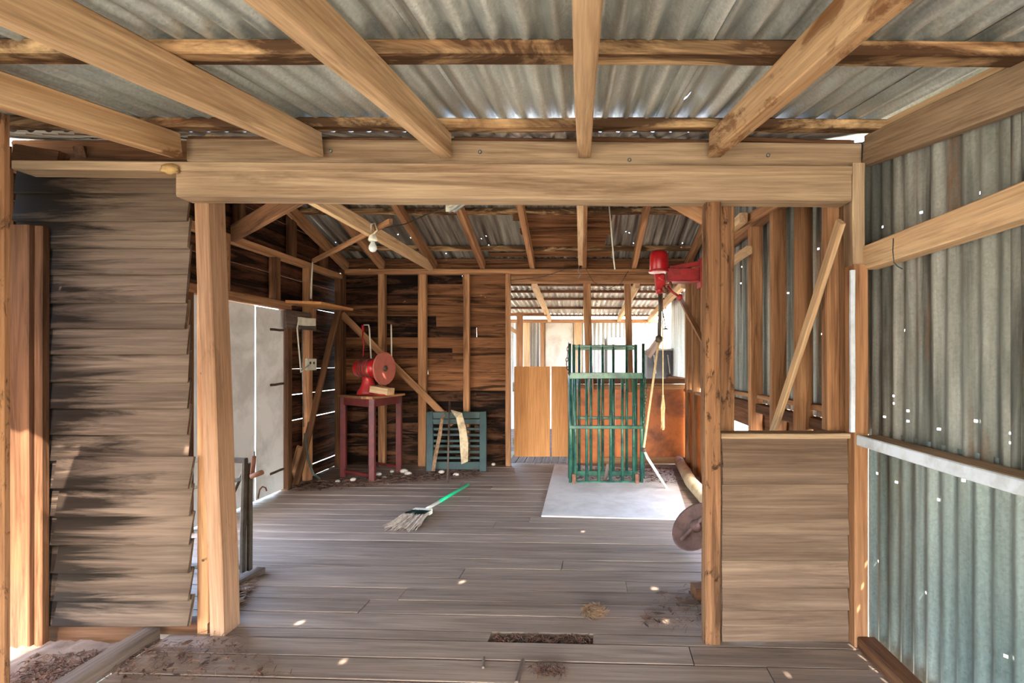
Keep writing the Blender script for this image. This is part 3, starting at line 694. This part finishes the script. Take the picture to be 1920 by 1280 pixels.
# --- green gates
def gate(name, label, xl, xr, ytop, ybot, Yb, rails, bars, lean, mat):
    f0 = P(xl, ybot, Yb); g_ = thing(name, label, 'gate', P((xl+xr)/2, ybot, Yb), None)
    def q_(px, py): return P(px, py, Yb+lean*(ybot-py)/(ybot-ytop))
    for x_ in (xl, xr): tube('stile', g_, [q_(x_, ybot), q_(x_, ytop)], .017, mat, 10)
    for yy, h_, th in rails: timber('rail', g_, q_(xl-2, yy)+V((0, -.012 if h_ > .03 else 0, 0)), q_(xr+2, yy)+V((0, -.012 if h_ > .03 else 0, 0)), th, h_, mat, seg=2)
    for x_ in bars: tube('bar', g_, [q_(x_, ybot), q_(x_, ytop)], .0145, mat, 8)
    return g_, q_
gA, qa = gate('sheep_gate', 'front green tubular gate with three cross rails', 1070, 1203, 703, 906, 4.93, [(704, .062, .02), (800, .034, .03), (904, .03, .03)], (1079, 1100, 1123, 1145, 1167, 1188), .10, 'green')
gB, qb = gate('sheep_gate', 'taller rear green gate standing behind the front gate', 1076, 1192, 646, 890, 5.16, [(649, .03, .03), (654, .02, .02), (783, .028, .02), (886, .05, .025)], (1086, 1108, 1130, 1150, 1175), .14, 'green')
for x_ in (1068, 1206): tube('corner_post', gB, [P(x_, 896, 5.08), P(x_, 644, 5.18)], .016, 'green', 10)
for x_ in (1076, 1194): box('foot_block', gA, P(x_, 906, 4.91).x-.018, P(x_, 906, 4.91).x+.018, 4.885, 4.915, .012, .10, 'rust')
timber('foot_slat', gA, P(1133, 905, 4.98), P(1140, 870, 5.06), .03, .02, 'dirtboard')
def chain(name, label, pts, r, mat):
    bm = bmesh.new(); pts = [V(p) for p in pts]; c = sum(pts, V())/len(pts)
    for i in range(len(pts)-1):
        a, b = pts[i]-c, pts[i+1]-c; n = max(1, int((b-a).length/.03))
        for k in range(n):
            p0 = a.lerp(b, k/n); d = (b-a).normalized(); s = d.cross(V((0, 1, 0))) if k % 2 else V((0, 1, 0)); s = s.normalized() if s.length > .1 else V((1, 0, 0))
            L_ = (b-a).length/n
            ring = [p0+d*(L_*.5+math.cos(t)*L_*.68)+s*(math.sin(t)*.011) for t in [2*math.pi*j/8 for j in range(9)]]
            sweep_bm(ring, r, 4, bm, False)
    return tag(link(name, to_mesh(bm, name, True), M[mat], None, Matrix.Translation(c)), label, 'chain')
chain('tie_chain', 'dark rusty chain hanging from the left top of the gates', [P(1066, 643, 5.08), P(1064, 665, 5.06), P(1062, 683, 5.04), P(1068, 702, 4.98)], .004, 'darksteel')
chain('latch_chain', 'greenish chain looped down the right side of the gates', [P(1208, 702, 4.98), P(1212, 735, 4.97), P(1208, 770, 4.96), P(1207, 800, 4.95)], .004, 'green')
# --- metal gate by the side doors
mg = thing('metal_gate', 'small dark angle iron gate with rusty latch near white doors', 'gate', (-2.3, 2.85, 0))
g0 = lambda px, py, dy=0: P(px, py, 2.85+dy)
timber('top_rail', mg, V((-2.66, 2.85, .637)), g0(462, 862), .03, .026, 'darksteel')
timber('upright', mg, g0(455, 1072), g0(459, 862), .022, .03, 'darksteel', up=(0, -1, 0)); timber('upright', mg, g0(467, 1068, .03), g0(469, 868, .03), .022, .03, 'darksteel', up=(0, -1, 0))
timber('brace', mg, V((-2.66, 2.86, .40)), g0(456, 897, .01), .012, .022, 'darksteel'); timber('brace', mg, g0(392, 1030, .02), g0(458, 880, .02), .012, .022, 'darksteel', up=(0, -1, 0))
timber('lower_rail', mg, V((-2.66, 2.85, .04)), V((-1.9, 2.85, .04)), .025, .025, 'darksteel')
tube('latch', mg, [g0(471, 893, -.01), g0(492, 885, -.01)], .014, 'rust', 8); tube('latch_pin', mg, [g0(476, 855), g0(473, 890)], .012, 'rust', 8)
tube('latch_pin', mg, [g0(477, 846), g0(477, 858)], .004, 'darksteel', 6)
# hook on the door
hung('door_hook', 'bent pale hook hanging low in front of the white doors', 'hook', [PX(484, 934, -2.73), PX(487, 918, -2.72), PX(492, 912, -2.71), PX(498, 914, -2.70), PX(500, 920, -2.70)], .006, 'rust')
tag(timber('edge_batten', None, F(397, 1118, .02), F(490, 1068, .02), .05, .035, 'dirtboard'), 'grey batten on the floor at the foot of the metal gate', 'batten')
# --- overhead shearing motor
om = thing('overhead_motor', 'red overhead shearing motor bracketed high on the right wall', 'motor', P(1265, 520, 4.5))
Ym = 4.5; pm = lambda x, y, d=0: P(x, y, Ym+d)
lathe('motor_housing', om, [(.06, -.012), (.078, -.008), (.084, 0), (.082, .12), (.076, .15), (.056, .172), (.012, .18)], 'red', pm(1235.5, 507), (0, 0, 1), 24)
lathe('motor_flange', om, [(.09, 0), (.094, .004), (.094, .016), (.09, .02)], 'red', pm(1235.5, 511), (0, 0, 1), 24)
timber('bracket_arm', om, pm(1250, 517), pm(1309, 517), .10, .095, 'red_dull'); 
timber('arm_flange', om, pm(1250, 506), pm(1309, 506), .12, .012, 'red_dull'); timber('arm_flange', om, pm(1253, 528), pm(1308, 528), .12, .012, 'red_dull')
timber('top_web', om, pm(1256, 503), pm(1309, 494), .02, .045, 'red_dull')
timber('mounting_plate', om, pm(1312, 540), pm(1312, 486), .15, .02, 'red_dull', up=(-1, 0, 0))
timber('gear_case', om, pm(1236, 514), pm(1238, 541), .085, .075, 'red', up=(0, -1, 0))
lathe('gear_boss', om, [(.02, 0), (.032, .004), (.032, .03), (.02, .035)], 'red', pm(1240, 520, -.05), (0, -1, 0), 16)
tube('outlet', om, [pm(1236, 538), pm(1236, 551)], [.035, .026], 'red', 12)
lv = tube('lever', om, [pm(1252, 536, -.03), pm(1260, 547, -.05), pm(1272, 555, -.06)], .011, 'red_dull', 8); lathe('lever_knob', lv, [(.01, -.02), (.028, -.012), (.030, .012), (.012, .026)], 'red_dull', pm(1274, 557, -.06), (1, 0, -.5), 12)
for x_, y_ in ((1246, 541), (1250, 546), (1258, 534)): lathe('gear_wheel', om, [(.012, -.01), (.03, -.008), (.03, .008), (.012, .01)], 'rust', pm(x_, y_, -.03), (1, -.4, .2), 12)
dtx = pm(1237, 551)
dt = thing('shearing_downtube', 'jointed shearing drive tube hanging from the red motor to the floor', 'tube', P(1220, 800, 4.52))
tube('upper_tube', dt, [dtx, pm(1238, 575), pm(1236, 632)], .016, 'darksteel', 10)
lathe('knuckle', dt, [(.015, -.03), (.03, -.02), (.03, .02), (.015, .03)], 'darksteel', pm(1235, 635), (0, 0, 1), 12)
tube('middle_tube', dt, [pm(1235, 640), pm(1207, 840)], .010, 'rope', 8)
lathe('knuckle', dt, [(.012, -.02), (.022, -.014), (.022, .014), (.012, .02)], 'darksteel', pm(1207, 843), (.2, 0, 1), 12)
tube('lower_tube', dt, [pm(1209, 847), pm(1214, 858, .02), F(1250, 918)+V((0, 0, .012))], [.010, .013, .013], 'pale', 8)
pc = thing('pull_rope', 'pale pull cord with a frayed end hanging from the red motor', 'cord', pm(1243, 700, -.05))
tube('cord', pc, [pm(1242, 548, -.05), pm(1243, 640, -.05), pm(1243, 742, -.05)], .005, 'rope', 6)
bm = bmesh.new()
for k in range(40):
    a = pm(1243, 740, -.05)+V((R.uniform(-.006, .006), R.uniform(-.006, .006), 0)); m_ = pm(1243+R.uniform(-4, 4), 765, -.05+R.uniform(-.02, .02)); e = pm(1243+R.uniform(-4, 3), 785+R.uniform(-10, 22), -.05+R.uniform(-.015, .015))
    sweep_bm([a, m_, e], [.003, .0035, .002], 3, bm, False)
o = link('frayed_end', to_mesh(bm, 'frayed_end'), M['rope'], pc); o['kind'] = 'stuff'
cl = thing('pull_lever', 'thin dark trip lever with a small foot below the red motor', 'lever', pm(1247, 590, -.07))
tube('rod', cl, [pm(1241, 550, -.07), pm(1243, 585, -.07), pm(1248, 616, -.07)], .005, 'rust', 6); lathe('foot', cl, [(.02, 0), (.025, .008), (.008, .016)], 'darksteel', pm(1248, 618, -.07), (0, 0, 1), 10)
# --- hanging cord right of the ceiling boards
hung('hanging_string', 'white string hanging from the roof left of the red motor', 'string', [P(1141, 372, 4.4), P(1146, 430, 4.4), P(1151, 490, 4.4), P(1153, 505, 4.4)], .006, 'pale')
hung('rusty_tie_wire', 'tangled thin wire hanging at the end of middle tie beam', 'wire', [P(1086, 497, 5.6), P(1084, 508, 5.6), P(1088, 514, 5.6), P(1084, 522, 5.6)], .005, 'steel')
hung('loop_wire', 'looping dark wire hung across the head of the back opening', 'wire', [P(958, 525, 5.68), P(1010, 521, 5.68), P(1060, 505, 5.68), P(1098, 503, 5.68), P(1112, 528, 5.68), P(1140, 542, 5.68), P(1165, 530, 5.68), P(1178, 508, 5.68)], .004, 'darksteel')
# --- fluorescent fitting
ft = thing('fluorescent_light', 'old white fluorescent batten light hung under the main roof', 'light', P(868, 385, 4.0))
a, b = P(846, 392, 4.35), P(905, 352, 3.75)
timber('batten', ft, a+V((0, 0, .02)), b+V((0, 0, .02)), .075, .03, 'pale'); 
for s in (-.022, .022): tube('tube', ft, [a+V((s, .03, -.012)), b+V((s, -.03, -.012))], .012, 'glass', 10)
for e in (a, b): box('end_cap', ft, e.x-.045, e.x+.045, e.y-.012, e.y+.012, e.z-.02, e.z+.04, 'pale')
hung('light_cable', 'thin dark cable sagging from fluorescent light to the rafters', 'cable', [P(848, 388, 4.36), P(800, 402, 4.5), P(760, 420, 4.6), P(716, 428, 4.15)], .005, 'darksteel')
# --- bare bulb on the tie
lb = thing('light_bulb', 'bare glass light bulb in a white holder under the left tie', 'bulb', P(699, 455, 4.05))
lathe('holder', lb, [(.03, 0), (.036, .008), (.03, .03), (.022, .05), (.016, .055)], 'pale', P(699, 452, 4.05), (0, 0, 1), 14)
lathe('bulb', lb, [(.002, -.088), (.02, -.082), (.032, -.062), (.03, -.04), (.016, -.012), (.014, .0)], 'glass', P(699, 452, 4.05), (0, 0, 1), 16)
hung('light_wire', 'looped white flex wound around the left tie beam', 'flex', [P(694, 440, 4.04), P(696, 420, 4.02), P(703, 418, 4.06), P(707, 432, 4.05), P(699, 440, 4.04)], .006, 'pale')
tag(timber('conduit_batten', None, P(588, 489, 5.0), P(733, 414, 3.95), .03, .04, 'stud'), 'thin wooden batten carrying cable from side wall to tie', 'batten')
hung('side_wall_flex', 'pale flex running down the side wall from the batten', 'flex', [P(586, 490, 5.02), P(584, 530, 5.02), P(583, 560, 5.02)], .008, 'pale')
# --- shelf, switch board and power point on side wall
sh = thing('wall_shelf', 'narrow orange-brown shelf on the side wall above the power point', 'shelf', P(600, 568, 5.0))
c = [PX(535, 562, -2.70), PX(592, 560, -2.70), P(662, 578, 5.35), P(602, 579, 4.75)]
bm = bmesh.new(); cc = sum(c, V())/4; zc = 1.735
hi = [bm.verts.new(V((p.x-cc.x, p.y-cc.y, .012))) for p in c]; lo = [bm.verts.new(V((p.x-cc.x, p.y-cc.y, -.012))) for p in c]
bm.faces.new(hi); bm.faces.new(list(reversed(lo)))
for k in range(4): bm.faces.new((lo[k], lo[(k+1)%4], hi[(k+1)%4], hi[k]))
bmesh.ops.recalc_face_normals(bm, faces=bm.faces)
link('shelf_board', to_mesh(bm, 'shelf_board'), M['ply'], sh, Matrix.Translation(V((cc.x, cc.y, zc))))
box('bracket', sh, -2.70, -2.66, 5.03, 5.09, 1.60, 1.72, 'stud')
sb = thing('switch_board', 'grey board with a cream switch box beside the white doors', 'switch', PX(560, 600, -2.69))
a, b = PX(535, 597, -2.69), PX(591, 604, -2.69)
timber('backing_board', sb, a, b, .02, .17, 'dirtboard', up=(0, 0, 1))
a, b = PX(562, 602, -2.66), PX(588, 604, -2.66); timber('switch_box', sb, a, b, .045, .075, 'pale')
pp = thing('power_point', 'white power point with two outlets on the side wall', 'socket', PX(582, 683, -2.68))
a, b = PX(574, 683, -2.685), PX(591, 683, -2.685); timber('plate', pp, a, b, .025, .115, 'pale')
for t in (.3, .7): lathe('outlet', pp, [(.014, 0), (.014, .004), (.01, .005)], 'dark', a.lerp(b, t)+V((.013, 0, .015)), (1, 0, 0), 10)
hung('power_flex', 'pale flex looping from switch box down to the power point', 'flex', [PX(560, 600, -2.66), PX(557, 615, -2.66), PX(560, 650, -2.66), PX(564, 698, -2.66), PX(572, 690, -2.66), PX(580, 684, -2.66)], .007, 'pale')
hung('conduit_pipe', 'thin grey conduit running down the side wall below the switch board', 'conduit', [PX(566, 612, -2.68), PX(567, 700, -2.68), PX(569, 800, -2.68)], .006, 'steel')
hung('black_hose', 'dark green hose curving down to the floor by side wall', 'hose', [PX(572, 812, -2.64), PX(574, 840, -2.64), PX(578, 862, -2.60), PX(588, 888, -2.52), P(600, 898, 4.8)], .012, 'blackpoly')
# --- timbers leaning on the side wall
tag(timber('leaning_plank', None, F(551, 911)+V((.02, 0, .01)), PX(634, 582, -2.62), .03, .06, 'stud_dark', up=(1, 0, 0)), 'long dark plank leaning across the side wall studs', 'plank')
tag(timber('leaning_batten', None, F(541, 905)+V((.02, 0, .01)), PX(562, 838, -2.62), .03, .05, 'stud', up=(1, 0, 0)), 'short brown batten leaning low beside the white doors', 'batten')
# --- log and rusty disc by the right wall
lg = tag(tube('round_log', None, [F(1273, 872)+V((0, 0, .055)), F(1296, 915)+V((0, 0, .055)), V((1.03, 3.35, .057))], [.055, .058, .06], 'pipe', 16), 'pale round pole lying on the floor along the orange panel', 'pole')
rd = thing('rusty_disc', 'brown rusty dished metal disc leaning by the doorway post', 'disc', F(1300, 1026))
dn = V((-.60, -.40, .69)).normalized(); dcen = P(1308, 990, 3.22)
lathe('dish', rd, [(.01, -.02), (.08, -.016), (.14, .0), (.17, .02), (.172, .026), (.16, .022), (.08, .0), (.01, -.004)], 'ruststain', dcen, dn, 28)
tube('rib', rd, [dcen+dn*.01+V((-.10, 0, -.08)), dcen+dn*.03, dcen+dn*.01+V((.06, -.02, .10))], .012, 'ruststain', 8)
tube('hub', rd, [dcen+dn*-.01, dcen+dn*.05], .03, 'ruststain', 10)
tag(timber('wood_offcut', None, F(1300, 1120)+V((0, 0, .03)), F(1338, 1118)+V((0, 0, .03)), .09, .06, 'stud_dark'), 'dark offcut of timber behind the doorway post foot', 'offcut')
# --- far room pieces
dk = thing('dark_bin', 'dark metal bin standing in the far room behind gates', 'bin', P(1236, 700, 7.6))
a = P(1212, 652, 7.6); b = P(1262, 706, 7.6)
box('body', dk, a.x, b.x, 7.5, 7.9, -.02, 1.35, 'dark'); timber('rim', dk, V((a.x-.02, 7.49, 1.36)), V((b.x+.01, 7.49, 1.36)), .03, .03, 'steel')
for x_ in (1226, 1252): timber('frame_bar', dk, P(x_, 665, 7.45), P(x_+4, 700, 7.45), .015, .015, 'steel')
tag(timber('leaning_board', None, P(1214, 668, 6.6), P(1240, 630, 6.6), .03, .09, 'dirtboard', seg=2), 'grey board tilted up behind the right gate corner', 'board')
# --- mud nest on the lintel
bm = bmesh.new(); bmesh.ops.create_icosphere(bm, subdivisions=3, radius=1)
for v_ in bm.verts: v_.co = V((v_.co.x*.038, v_.co.y*.018, v_.co.z*.022))*(1+R.uniform(-.18, .18))
tag(link('mud_nest', to_mesh(bm, 'mud_nest', True), M['mud'], None, Matrix.Translation(P(319, 317, 2.09))), 'small tan mud nest stuck on the beam at left', 'nest')
hung('green_string', 'faded green string tied around the right wall girt', 'string', [PX(1675, 447, 1.17), PX(1674, 470, 1.165), PX(1676, 492, 1.17), PX(1684, 500, 1.19), PX(1692, 504, 1.19)], .002, 'teal')
# --- litter
def scatter(name, label, cat, fn, n, L=(.02, .09), r=.0022, mat='litter', z=0.0):
    bm = bmesh.new()
    for k in range(n):
        p = fn(); a = R.uniform(0, math.pi*2); l_ = R.uniform(*L); d = V((math.cos(a), math.sin(a), 0)); zz_ = z+R.uniform(.002, .02)
        if R.random() < .16:
            s = V((-d.y, d.x, R.uniform(-.3, .6)))*l_*.18; q = V((p.x, p.y, zz_)); dd = d*l_*.5; t_ = V((0, 0, .002))
            f = [q-dd, q+s, q+dd, q-s]; up_ = [bm.verts.new(v_+t_) for v_ in f]; dn_ = [bm.verts.new(v_) for v_ in f]
            bm.faces.new(up_); bm.faces.new(list(reversed(dn_)))
        else:
            q = V((p.x, p.y, zz_)); sweep_bm([q, q+d*l_*.5+V((0, 0, R.uniform(0, .012))), q+d*l_], [r, r, r*.5], 3, bm, False)
    return tag(link(name, to_mesh(bm, name), M[mat]), label, cat, kind='stuff')
def quad(p0, p1, p2, p3):
    def f():
        u, v_ = R.random(), R.random(); return (p0.lerp(p1, u)).lerp(p3.lerp(p2, u), v_)
    return f
def blob(c, rx, ry):
    def f():
        a, t = R.uniform(0, 6.283), math.sqrt(R.random())*R.uniform(.5, 1); return V((c.x+math.cos(a)*rx*t, c.y+math.sin(a)*ry*t, 0))
    return f
scatter('straw_litter', 'drift of straw and twigs at foot of the left doorway post', 'litter', quad(F(398, 1110), F(480, 1075), F(450, 1130), F(400, 1195)), 520, (.03, .10), .0012, 'straw')
scatter('leaf_litter', 'dark leaf litter filling the gap of the missing floorboard', 'litter', quad(F(925, 1188), F(1108, 1189), F(1108, 1204), F(925, 1203)), 620, (.01, .035), .0014, 'litter', z=-.022)
scatter('leaf_litter', 'red-brown leaf litter on the dirt left of the sill', 'litter', quad(F(60, 1230), F(250, 1215), F(150, 1290), F(0, 1290)), 800, (.012, .04), .0014, 'litter', z=-.012)
scatter('leaf_litter', 'scatter of dead leaves right of the grey sill timber', 'litter', quad(F(250, 1220), F(420, 1190), F(560, 1275), F(190, 1278)), 420, (.012, .045), .0012, 'litter')
scatter('leaf_litter', 'brown chaff under the grinder table along the back wall', 'litter', quad(F(545, 908), F(900, 878), F(900, 895), F(560, 922)), 1100, (.02, .09), .003, 'litter')
scatter('twig_litter', 'small twigs and dead grass beside the right doorway post', 'litter', quad(F(1225, 1120), F(1320, 1095), F(1320, 1180), F(1200, 1180)), 130, (.02, .07), .0011, 'litter')
scatter('leaf_litter', 'wedge of dead leaves near the bottom edge of the floor', 'litter', blob(F(1030, 1262), .09, .04), 200, (.012, .035), .0012, 'litter')
scatter('chaff_litter', 'brown chaff under and right of the green gates', 'litter', quad(F(1080, 880), F(1260, 880), F(1275, 910), F(1075, 903)), 380, (.02, .07), .0025, 'litter', z=.012)
bm = bmesh.new(); c = F(1114, 1152)
for k in range(420):
    a = R.uniform(0, 6.283); e = R.uniform(0, 1.4); r_ = R.uniform(.5, 1); p = V((math.cos(a)*math.cos(e)*.06, math.sin(a)*math.cos(e)*.05, math.sin(e)*.045+.004))*r_; a2 = a+R.uniform(1, 2)
    sweep_bm([p, p+V((math.cos(a2)*.03, math.sin(a2)*.03, R.uniform(-.008, .008)))], .0015, 3, bm, False)
tag(link('grass_clump', to_mesh(bm, 'grass_clump'), M['straw'], None, Matrix.Translation(c)), 'round clump of dry straw lying on the floorboards', 'clump', kind='stuff')
# loose sticks
tag(timber('loose_stick', None, F(968, 1282)+V((0, 0, .006)), F(980, 1240)+V((0, 0, .006)), .014, .01, 'dirtboard'), 'pale flat stick lying at bottom centre of the floor', 'stick')
tag(timber('loose_stick', None, F(905, 1255)+V((0, 0, .006)), F(907, 1234)+V((0, 0, .006)), .010, .008, 'dirtboard'), 'short straw-coloured stick left of the longer floor stick', 'stick')
# pale stones and droppings along the back
def stone(p, r, label, group=None):
    bm = bmesh.new(); bmesh.ops.create_icosphere(bm, subdivisions=2, radius=r)
    for v_ in bm.verts: v_.co = V((v_.co.x*R.uniform(.9, 1.2), v_.co.y, v_.co.z*.7))
    return tag(link('pale_stone', to_mesh(bm, 'pale_stone', True), M['stone'], None, Matrix.Translation(p+V((0, 0, r*.68)))), label, 'stone', group)
for (px_, py_, r_, lb_) in ((633, 905, .024, 'pale stone left of the grinder table front leg'), (662, 903, .03, 'round pale stone just left of the table front leg'), (720, 898, .024, 'pale stone just right of the table front leg'),
                            (710, 892, .030, 'flat pale stone behind the table front leg'), (735, 886, .022, 'small stone by the right table leg'), (757, 888, .04, 'larger pale lump between the table and the hatch'),
                            (765, 892, .035, 'pale crumpled lump beside the larger lump'), (828, 888, .03, 'pale lump at foot of the steel rod'), (855, 893, .03, 'grey lump in front of the teal hatch'),
                            (925, 873, .026, 'bluish pale lump right of the teal hatch')):
    stone(F(px_, py_), r_, lb_)
